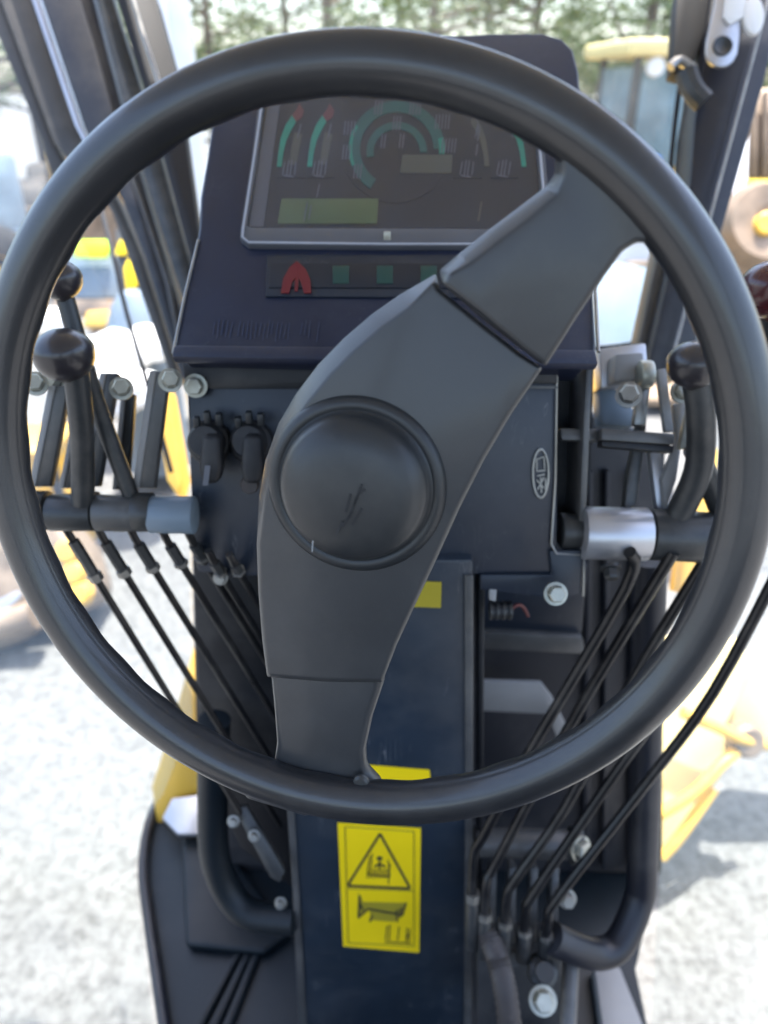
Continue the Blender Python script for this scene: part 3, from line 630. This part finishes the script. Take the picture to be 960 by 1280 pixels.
ptube('lever_arm', [(868, 560, .76), (890, 610, .78), (906, 650, .80)], .012, 'dgrey', t)
t = thing('knob_lever', 'maroon ball knob lever outside the right side of the rim', 'lever', P(930, 668, .80))
knobshape('lever_knob', P(966, 362, .62), (UP - FW * .3).normalized(), .028, 'maroon', t)
ptube('lever_stem', [(964, 380, .63), (950, 520, .71), (932, 660, .79)], .010, 'dgrey', t)

rods = [[(787, 690, .76), (782, 735, .79), (665, 935, .90), (606, 1042, .97), (592, 1075, .99), (590, 1185, 1.03)],
        [(842, 690, .77), (715, 902, .90), (622, 1075, .985), (608, 1108, .995), (604, 1195, 1.03)],
        [(888, 690, .79), (791, 850, .88), (706, 1010, .96), (645, 1098, .99), (633, 1125, 1.0), (629, 1195, 1.03)],
        [(918, 690, .80), (848, 850, .88), (760, 980, .95), (668, 1115, 1.0), (657, 1140, 1.01), (654, 1200, 1.03)],
        [(985, 690, .80), (892, 865, .88), (807, 980, .95), (697, 1122, 1.0), (685, 1150, 1.01), (680, 1200, 1.03)]]
rl = ['black bent rod nearest the post on its right, leftmost of five', 'black bent rod, second from the post on its right', 'black bent rod in the middle of the five right rods', 'black bent rod, fourth from the post, passing under the rim', 'black bent rod farthest right, crossing beyond the rim above the yellow steel']
for i, q in enumerate(rods):
    bm = bmesh.new(); add_tube(bm, smoothpath([P(*z) for z in q], 4), .0066, 12)
    lr = link('linkage_rod', bm, 'rod'); a_, b_ = P(*q[-2]), P(*q[-1])
    tube('rod_end', [a_.lerp(b_, .45), b_], .0095, 'dgrey', lr, 12, bevel=.001); tube('lock_nut', [a_.lerp(b_, .36), a_.lerp(b_, .45)], .0105, 'steel', lr, 6)
    tag(lr, rl[i], 'rod', 'bent rods right of the post')
# valve cluster at the rods' feet
v = thing('valve_bank', 'cluster of valve plates, cross tube and bolts at the foot of the right rods', 'valve bank', P(650, 1190, 1.04))
tube('cross_tube', [P(592, 1052, 1.04), P(722, 1056, 1.04)], .020, 'grey', v, 24, bevel=.002)
tube('tube_collar', [P(712, 1056, 1.035), P(726, 1057, 1.035)], .026, 'dgrey', v, 24, bevel=.002)
hexbolt('bolt', P(724, 1060, 1.02), RT * .6 - FW, .013, .016, 'zinc', v)
for x in (616, 641, 668, 694): slab('valve_plate', [(x - 4, 1085), (x + 5, 1085), (x + 3, 1180), (x - 6, 1180)], 1.06, .03, 'grey', v, .002)
slab('valve_body', [(596, 1175), (702, 1172), (704, 1290), (610, 1300), (596, 1290)], 1.08, .05, 'dark', v, .006)
for k in range(3): hexbolt('bolt', P(612 + 30 * k, 1190 + 6 * k, 1.05), -FW + UP * .5, .009, .012, 'dgrey', v)
hexbolt('bolt', P(678, 1250, 1.0), -FW + UP * .4, .014, .018, 'zinc', v)
lathe('pipe_union', [(.020, 0), (.020, .018), (.013, .022), (.013, .032), (0, .032)], P(676, 1215, 1.03), -FW + UP * .6, 'dgrey', v, 12)
hexbolt('bolt', P(708, 1122, 1.05), -FW, .010, .016, 'steel', v)
# corrugated hose
hp = smoothpath([P(610, 1165, 1.02), P(622, 1200, 1.0), (P(632, 1240, .98)), P(640, 1310, .98)], 14)
bm = bmesh.new(); add_tube(bm, hp, [.015 + .0016 * (i % 2) for i in range(len(hp))], 14)
tag(link('corrugated_hose', bm, 'hose', smooth=True, sharp=60), 'ribbed brown hose rising from the floor right of the post', 'hose')
hp = smoothpath([P(715, 1180, 1.06), P(712, 1230, 1.03), P(708, 1310, 1.0)], 6)
bm = bmesh.new(); add_tube(bm, hp, .012, 14); tag(link('grey_pipe', bm, 'grey'), 'straight grey pipe at the bottom, right of the ribbed hose', 'pipe')
# connectors under the console
t = thing('wiring_connector', 'small black connector with a red wire under the console box', 'connector', P(630, 762, .82))
tube('plug_body', [P(612, 764, .82), P(640, 762, .82)], .0095, 'dark', t, 16, bevel=.001)
for k in range(4): tube('plug_ring', [P(612 + 8 * k, 763, .82), P(615 + 8 * k, 763, .82)], .0108, 'dgrey', t, 16)
ptube('red_wire', [(640, 760, .82), (648, 756, .82), (655, 760, .83), (660, 770, .84)], .0020, 'redp', t, 8)
slab('clip', [(612, 728), (622, 728), (620, 752), (612, 750)], .80, .01, 'lightgrey', t, .001)
# U shaped guard tubes at both sides of the footwell
bm = bmesh.new(); add_tube(bm, smoothpath([P(812, 700, .93), P(808, 900, 1.02), P(803, 1080, 1.06), P(798, 1125, 1.07), P(775, 1178, 1.06), P(748, 1192, 1.05), P(715, 1184, 1.03), P(690, 1172, 1.02)], 6), .0215, 20)
tag(link('guard_tube', bm, 'pillar'), 'thick black bent tube right of the rods, hooking left at its foot', 'tube')
bm = bmesh.new(); add_tube(bm, smoothpath([P(268, 900, 1.0), P(266, 1000, 1.06), P(268, 1065, 1.09), P(283, 1110, 1.11), P(312, 1142, 1.11), P(368, 1150, 1.10)], 6), .022, 20)
tag(link('guard_tube', bm, 'mat'), 'thick black bent tube left of the post, curling into the footwell', 'tube')
t = thing('pedal_link', 'dark diagonal link with small pale nuts in the left footwell', 'link', P(350, 1100, 1.1))
slab('link_strap', [(292, 1010), (308, 1008), (356, 1090), (350, 1104), (338, 1098)], 1.0, .012, 'dgrey', t, .002)
for q in ((292, 1026), (318, 1044), (351, 1128)): hexbolt('bolt', P(q[0], q[1], .99), -FW, .006, .010, 'steel', t)

# thin cable outside left
bm = bmesh.new(); add_tube(bm, smoothpath([P(112, 190, 1.7), P(127, 262, 1.6), P(143, 325, 1.5), P(158, 390, 1.45), P(186, 486, 1.4), P(214, 590, 1.35)], 4), .0045, 8)
tag(link('cable', bm, 'gasket'), 'thin black cable hanging outside beside the left pillar', 'cable')

# ================================================================ GRADER FRAME OUTSIDE
fr = thing('grader_frame', 'sunlit yellow steel front frame of the machine, showing behind and below the console', 'machine frame', (0, 2.0, 1.2))
box('frame_beam', (0, 3.3, 1.42), (.80, 4.3, .42), 'yellow', fr, bevel=.02)
for y in (1.6, 2.6, 3.8): box('beam_band', (0, y, 1.42), (.83, .10, .45), 'yellow', fr, bevel=.01)
slab('lift_bracket', [(200, 480), (208, 486), (218, 545), (227, 600), (222, 622), (208, 600), (198, 540)], 1.6, .08, 'yellow', fr, .01)
slab('lift_bracket', [(876, 560), (902, 560), (898, 620), (866, 730), (850, 745), (862, 660)], 1.7, .08, 'yellow', fr, .01)
slab('lift_bracket', [(188, 985), (206, 930), (250, 780), (262, 860), (262, 990), (226, 1000), (196, 1040)], 1.62, .10, 'yellow', fr, .01)
side = thing('step_frame', 'bright yellow folded steel side arm with ribs at the lower right, over the ground', 'side arm', P(880, 1000, 2.84))
slab('arm_plate', [(780, 1110), (830, 1070), (885, 1000), (925, 938), (905, 915), (940, 845), (930, 800), (840, 800), (780, 900)], 2.85, .10, 'yellowp', side, .02, 3)  # paler yellow puts the blown-out sunlight into the plate colour
slab('arm_plate', [(895, 905), (940, 830), (990, 750), (1060, 780), (1040, 930), (960, 935), (925, 940)], 2.95, .10, 'yellowp', side, .02, 3)
for q in ([(852, 890, 2.76), (895, 908, 2.76), (930, 925, 2.79), (965, 932, 2.84)], [(822, 1020, 2.76), (868, 990, 2.76), (902, 955, 2.78), (930, 932, 2.82)], [(826, 1072, 2.79), (850, 1045, 2.79), (892, 985, 2.80)]): ptube('rib', q, .022, 'yellow', side)
lathe('pin_joint', [(0, .05), (.05, .05), (.065, .03), (.065, -.03)], P(930, 924, 2.83), -FW, 'wornsteel', side, 24)
bl = thing('blade_end', 'brown dusty steel blade end with painted highlight along its edge, on the ground at far left', 'blade', P(40, 760, 4.4))
slab('blade_body', [(-140, 640), (-20, 655), (60, 640), (100, 690), (118, 745), (100, 768), (70, 772), (30, 800), (-20, 822), (-140, 850)], 4.15, .35, 'wornsteel', bl, .05, 3)
slab('highlight_edge', [(-140, 790), (-20, 758), (22, 738), (26, 746), (10, 762), (-140, 822)], 4.05, .05, 'alu', bl, .01)  # pale strip put in for the white highlight on the steel
ptube('blade_roll', [(-140, 818, 4.03), (0, 782, 4.03), (44, 768, 4.03)], .08, 'wornsteel', bl)
for q in ((84, 690), (92, 716), (100, 742)): lathe('blade_stud', [(0, .04), (.05, .03), (.07, 0), (.07, -.03)], P(q[0], q[1], 4.05), -FW, 'yellow', bl, 16)

# ================================================================ BACKGROUND MACHINES
def machine(x, y, rz, label, body='yellow', s=1.0, roof='yellowp', cabglass='mglass', arm='yellow'):
    t = thing('wheel_loader', label, 'loader', (0, 0, 0), 'machines parked in the yard')
    box('chassis', (0, .2, 1.0), (1.5, 4.2, .5), body, t, bevel=.05)
    box('engine_hood', (0, 1.5, 1.65), (1.5, 1.7, .9), body, t, bevel=.12)
    box('grille', (0, 2.36, 1.6), (1.0, .04, .6), 'mdark', t, bevel=.01)
    box('cab_base', (0, -.2, 1.5), (1.4, 1.3, .6), body, t, bevel=.04)
    for sx in (-1, 1):
        for yy in (-.78, .38): box('cab_post', (sx * .66, yy - .0, 2.35), (.08, .08, 1.2), 'mdark', t, bevel=.01)
        box('side_window', (sx * .66, -.2, 2.32), (.03, 1.05, 1.0), cabglass, t)
    box('front_window', (0, -.80, 2.32), (1.2, .03, 1.0), cabglass, t); box('rear_window', (0, .39, 2.32), (1.2, .03, 1.0), cabglass, t)
    box('cab_roof', (0, -.2, 3.0), (1.75, 1.6, .16), roof, t, bevel=.05)
    for sx in (-1, 1):
        for yy in (-1.45, 1.45):
            w_ = lathe('wheel', [(.25, -.26), (.60, -.26), (.70, -.20), (.72, 0), (.70, .20), (.60, .26), (.25, .26)], Vector((sx * .95, yy, .72)), Vector((1, 0, 0)), 'tyre', t, 32)
            lathe('hub', [(.0, .05), (.12, .05), (.14, .0), (.34, -.03), (.36, .1)], Vector((sx * 1.19, yy, .72)), Vector((sx, 0, 0)), 'yellow', w_, 20)
    for sx in (-.5, .5): tube('lift_arm', [Vector((sx, -1.0, 1.6)), Vector((sx, -2.0, 1.4)), Vector((sx, -2.9, .7))], .11, arm, t, 8)
    bm = bmesh.new(); prof = [(-2.8, 1.15), (-2.75, .5), (-3.0, .15), (-3.9, .08), (-3.9, .14), (-3.05, .25), (-2.9, .55), (-2.92, 1.15)]
    add_prism(bm, [Vector((-1.25, a, b2)) for a, b2 in prof], Vector((2.5, 0, 0))); link('bucket', bm, 'wornsteel', t)
    for sx in (-.5, .5): lathe('headlight', [(0, .05), (.09, .04), (.1, 0), (.1, -.05)], Vector((sx, -.9, 2.82)), Vector((0, -1, 0)), 'offwhite', t, 12)
    t.location = (x, y, 0); t.rotation_euler = (0, 0, rz); t.scale = (s, s, s); return t
machine(3.55, 10.8, R(4), 'yellow loader with pale yellow canopy roof, seen through the windscreen at upper right', roof='yellowp', s=1.04)
machine(-6.3, 8.2, R(-35), 'pale blue loader with teal roof and yellow arms beyond the left door glass', 'paleblue', roof='teal', cabglass='teal')
machine(7.4, 9.6, R(70), 'yellow loader beyond the right pillar at the frame edge')
machine(-1.0, 16.5, R(-12), 'loader standing far off behind the dashboard under the trees')
machine(-5.4, 15.0, R(20), 'distant yellow loader glimpsed beside the left pillar')
# small stuff around the loader at right
def crate(x, y, sx, sy, sz, m, label, cat, name, top=None):
    t = thing(name, label, cat, (x, y, 0)); box('body', (x, y, sz / 2 + .01), (sx, sy, sz), m, t, bevel=.02)
    for k in (-1, 1): box('edge_strip', (x + k * sx * .5, y - sy * .5, sz / 2 + .01), (.05, .05, sz), 'mdark', t, bevel=.005)
    box('lid', (x, y, sz + .04), (sx + .04, sy + .04, .05), top or m, t, bevel=.01); return t
crate(2.45, 8.3, .9, .7, 1.35, 'offwhite', 'white cabinet standing before the canopy loader on the right', 'cabinet', 'cabinet')
crate(3.3, 7.6, .55, .5, .95, 'bluegrey', 'blue grey case low down beside the right window seal', 'case', 'equipment_case')
crate(2.95, 9.2, .22, .25, 2.0, 'bluep', 'tall blue box in front of the canopy loader', 'box', 'blue_box')
crate(3.62, 6.9, .25, .3, 1.3, 'yellow', 'small yellow bin with red lid by the right pillar', 'bin', 'small_bin', 'red')
bo = slab('added_board', [(746, 322), (838, 340), (812, 424), (790, 436), (742, 442)], 3.1, .03, 'paleblue', None, .004)  # invented board filling the pale blue area inside the window seal
tag(bo, 'made-up pale blue board outside, in the gap between dashboard and right pillar', 'board')
crate(2.75, 8.9, .8, .4, 1.75, 'yellowp', 'pale yellow cabinet behind the white one by the canopy loader', 'cabinet', 'yellow_cabinet')
# white van body right of the right pillar
t = thing('white_panel_truck', 'overexposed white truck body right of the right pillar', 'truck', P(940, 300, 4.5))
slab('body_panel', [(912, 110), (942, 90), (934, 330), (905, 330)], 4.3, .8, 'offwhite', t, .04)
slab('side_stripe', [(934, 224), (1010, 224), (1010, 240), (934, 238)], 4.28, .1, 'sticker', t, .005)
slab('rear_body', [(936, 110), (1050, 100), (1050, 222), (935, 222)], 4.5, .5, 'wornsteel', t, .03)
for k in range(3): slab('body_rib', [(942 + k * 14, 112), (948 + k * 14, 112), (946 + k * 14, 221), (940 + k * 14, 221)], 4.42, .05, 'bark', t, .01)
lathe('wheel', [(.06, .1), (.10, .12), (.21, .12), (.25, .05), (.25, -.12)], P(949, 286, 4.2), -FW, 'wornsteel', t, 28)
lathe('wheel_hub', [(0, .1), (.05, .1), (.07, .04), (.07, 0)], P(947, 288, 4.15), -FW, 'yellow', t, 16)

# left: barrier with reflective tape and stripes
t = thing('striped_barrier', 'blue grey barrier board with neon green tape and black yellow stripes, left of the pillar', 'barrier', P(130, 415, 6))
slab('board', [(70, 318), (160, 318), (160, 372), (66, 372)], 6.0, .10, 'bluegrey', t, .01)
slab('reflective_tape', [(88, 304), (92, 300), (133, 300), (137, 306), (133, 321), (93, 321)], 5.9, .04, 'neon', t, .005)
slab('striped_post', [(144, 285), (200, 285), (215, 375), (150, 375)], 5.95, .2, 'mdark', t, .01)
for q in ([(150, 300), (163, 300), (158, 318), (143, 318)], [(160, 324), (174, 322), (178, 348), (166, 362), (158, 362), (155, 336)]): slab('yellow_stripe', q, 5.93, .03, 'sticker', t, .003)
slab('base_rail', [(66, 374), (160, 374), (156, 392), (60, 392)], 6.0, .15, 'wornsteel', t, .01)
slab('yellow_foot', [(108, 388), (150, 386), (146, 408), (102, 408)], 5.8, .5, 'yellow', t, .02)
slab('brown_foot', [(112, 410), (146, 410), (140, 520), (118, 520)], 5.9, .3, 'wornsteel', t, .02)
lathe('grey_drum', [(0, .36), (.08, .345), (.16, .25), (.215, .1), (.24, -.1), (.25, -.5), (.25, -1.0)], P(174, 425, 5.4), Vector((0, 0, 1)), 'bluegrey', None, 40)
tag(bpy.data.objects['grey_drum'], 'blue grey dome shaped drum behind the white sacks', 'drum')
def sack(px, py, d, r, label, seed):
    bm = bmesh.new(); bmesh.ops.create_icosphere(bm, subdivisions=4, radius=1)
    for v_ in bm.verts:
        q = v_.co.copy(); f_ = 1 + .18 * noise.noise(q * 1.6 + Vector((seed, 0, 0))) + .05 * noise.noise(q * 5 + Vector((seed, 3, 0)))
        v_.co = Vector((q.x * f_ * 1.25, q.y * f_, max(q.z, -.8) * f_ * .72)) * r
    c = P(px, py, d); bmesh.ops.translate(bm, vec=c, verts=bm.verts); tag(link('white_sack', bm, 'sack', sharp=80), label, 'sack', 'white sacks heaped outside')
sack(146, 440, 5.0, .19, 'white sack leaning left in the heap outside the left window', 1)
sack(190, 430, 5.1, .17, 'white sack against the left pillar, right one of the heap', 5)
sack(158, 486, 4.9, .20, 'low white sack seen between the left levers', 9)
sack(118, 500, 4.9, .22, 'bottom white sack behind the flat levers', 13)
sack(64, 402, 4.7, .12, 'small white sack just above the big ball knob', 17)
crate(-2.35, 4.2, .7, .4, .8, 'yellow', 'dull yellow crate behind the leftmost lever', 'crate', 'yellow_crate')

# white post and yellow pole behind the glass at left
bm = bmesh.new(); add_tube(bm, [Vector((-2.55, 10.5, 0)), Vector((-2.55, 10.5, 6.5))], .26, 20); tag(link('white_column', bm, 'offwhite'), 'thick white column among the trees at upper left', 'column')
bm = bmesh.new(); add_tube(bm, [Vector((-1.72, 6.6, 0)), Vector((-1.70, 6.6, 2.35))], .14, 14); o = link('yellow_post', bm, 'yellow'); tag(o, 'yellow bollard post seen between the left pillar and the dashboard', 'post')
bm = bmesh.new(); add_tube(bm, [Vector((-1.71, 6.6, 2.35)), Vector((-1.70, 6.6, 2.55))], .15, 14); link('post_band', bm, 'neon', o)

# ================================================================ TREES
def tree_mesh(seed, h, cr, leafm):
    rnd = random.Random(seed); bm = bmesh.new()
    add_tube(bm, [Vector((0, 0, 0)), Vector((.05, .02, h * .3)), Vector((-.05, .1, h * .6)), Vector((0, 0, h * .92))], [.17, .13, .08, .03], 8)
    tips = []
    for k in range(16):
        z = h * rnd.uniform(.22, .85); a = rnd.uniform(0, 6.28); L = cr * rnd.uniform(.5, 1) * (1.1 - abs(z / h - .5))
        e = Vector((math.cos(a) * L, math.sin(a) * L, z + L * .4)); mid = Vector((e.x * .5, e.y * .5, z + L * .12))
        add_tube(bm, [Vector((0, 0, z)), mid, e], [.05, .035, .012], 5); tips += [e, mid.lerp(e, .5), mid]
    me_t = bpy.data.meshes.new('trunk'); bm.to_mesh(me_t); bm.free(); me_t.materials.append(M['bark'])
    vs = []; fs = []
    for e in tips:
        nr = rnd.uniform(.45, .85); 
        for k in range(75):
            p = e + Vector((rnd.gauss(0, nr * .55), rnd.gauss(0, nr * .55), rnd.gauss(0, nr * .42)))
            s_ = rnd.uniform(.05, .11); q = Vector((rnd.uniform(-1, 1), rnd.uniform(-1, 1), rnd.uniform(-1, 1))).normalized(); x, y = frame_of(q)
            i = len(vs); vs += [p - x * s_, p + y * s_ * .5, p + x * s_, p - y * s_ * .5]; fs.append((i, i + 1, i + 2, i + 3))
    me_c = bpy.data.meshes.new('crown'); me_c.from_pydata([tuple(v_) for v_ in vs], [], fs); me_c.materials.append(M[leafm])
    return me_t, me_c
kinds = [tree_mesh(1, 8, 2.4, 'leaf'), tree_mesh(2, 9, 2.8, 'leaf2'), tree_mesh(3, 7, 2.6, 'leaf')]
spots = [(-12, 19), (-8.6, 18), (-5.6, 19.5), (-3.6, 17.6), (-1.2, 19), (1.0, 17.2), (3.2, 19), (5.4, 18), (8.0, 19.5), (10.8, 18), (-10, 24), (-6.5, 25), (-2.6, 24), (.4, 25), (4.2, 24.5), (8, 25), (12, 24), (-15, 21), (15, 21)]
where = ['far left edge of the tree row', 'left part of the row, beyond the door glass', 'left of the white column', 'just right of the white column', 'above the left half of the dashboard', 'above the middle of the dashboard', 'above the right end of the dashboard', 'above the canopy loader', 'behind the right pillar', 'right of the right pillar', 'second row far left', 'second row behind the left pillar', 'second row above the left gauges', 'second row above the middle', 'second row left of the canopy loader', 'second row behind the right pillar', 'second row far right', 'outermost left tree', 'outermost right tree']
for i, (x, y) in enumerate(spots):
    kd = kinds[i % 3]
    t = thing('tree', ('dark green', 'pale green', 'mid green')[i % 3] + ' leafy tree, ' + where[i], 'tree', (x, y, 0), 'trees behind the yard')
    t.rotation_euler = (0, 0, i * 1.7); s_ = .85 + .3 * ((i * 37) % 10) / 10; t.scale = (s_, s_, s_)
    for nm, me in (('trunk', kd[0]), ('crown', kd[1])):
        o = bpy.data.objects.new(nm, me); COL.objects.link(o); o.parent = t
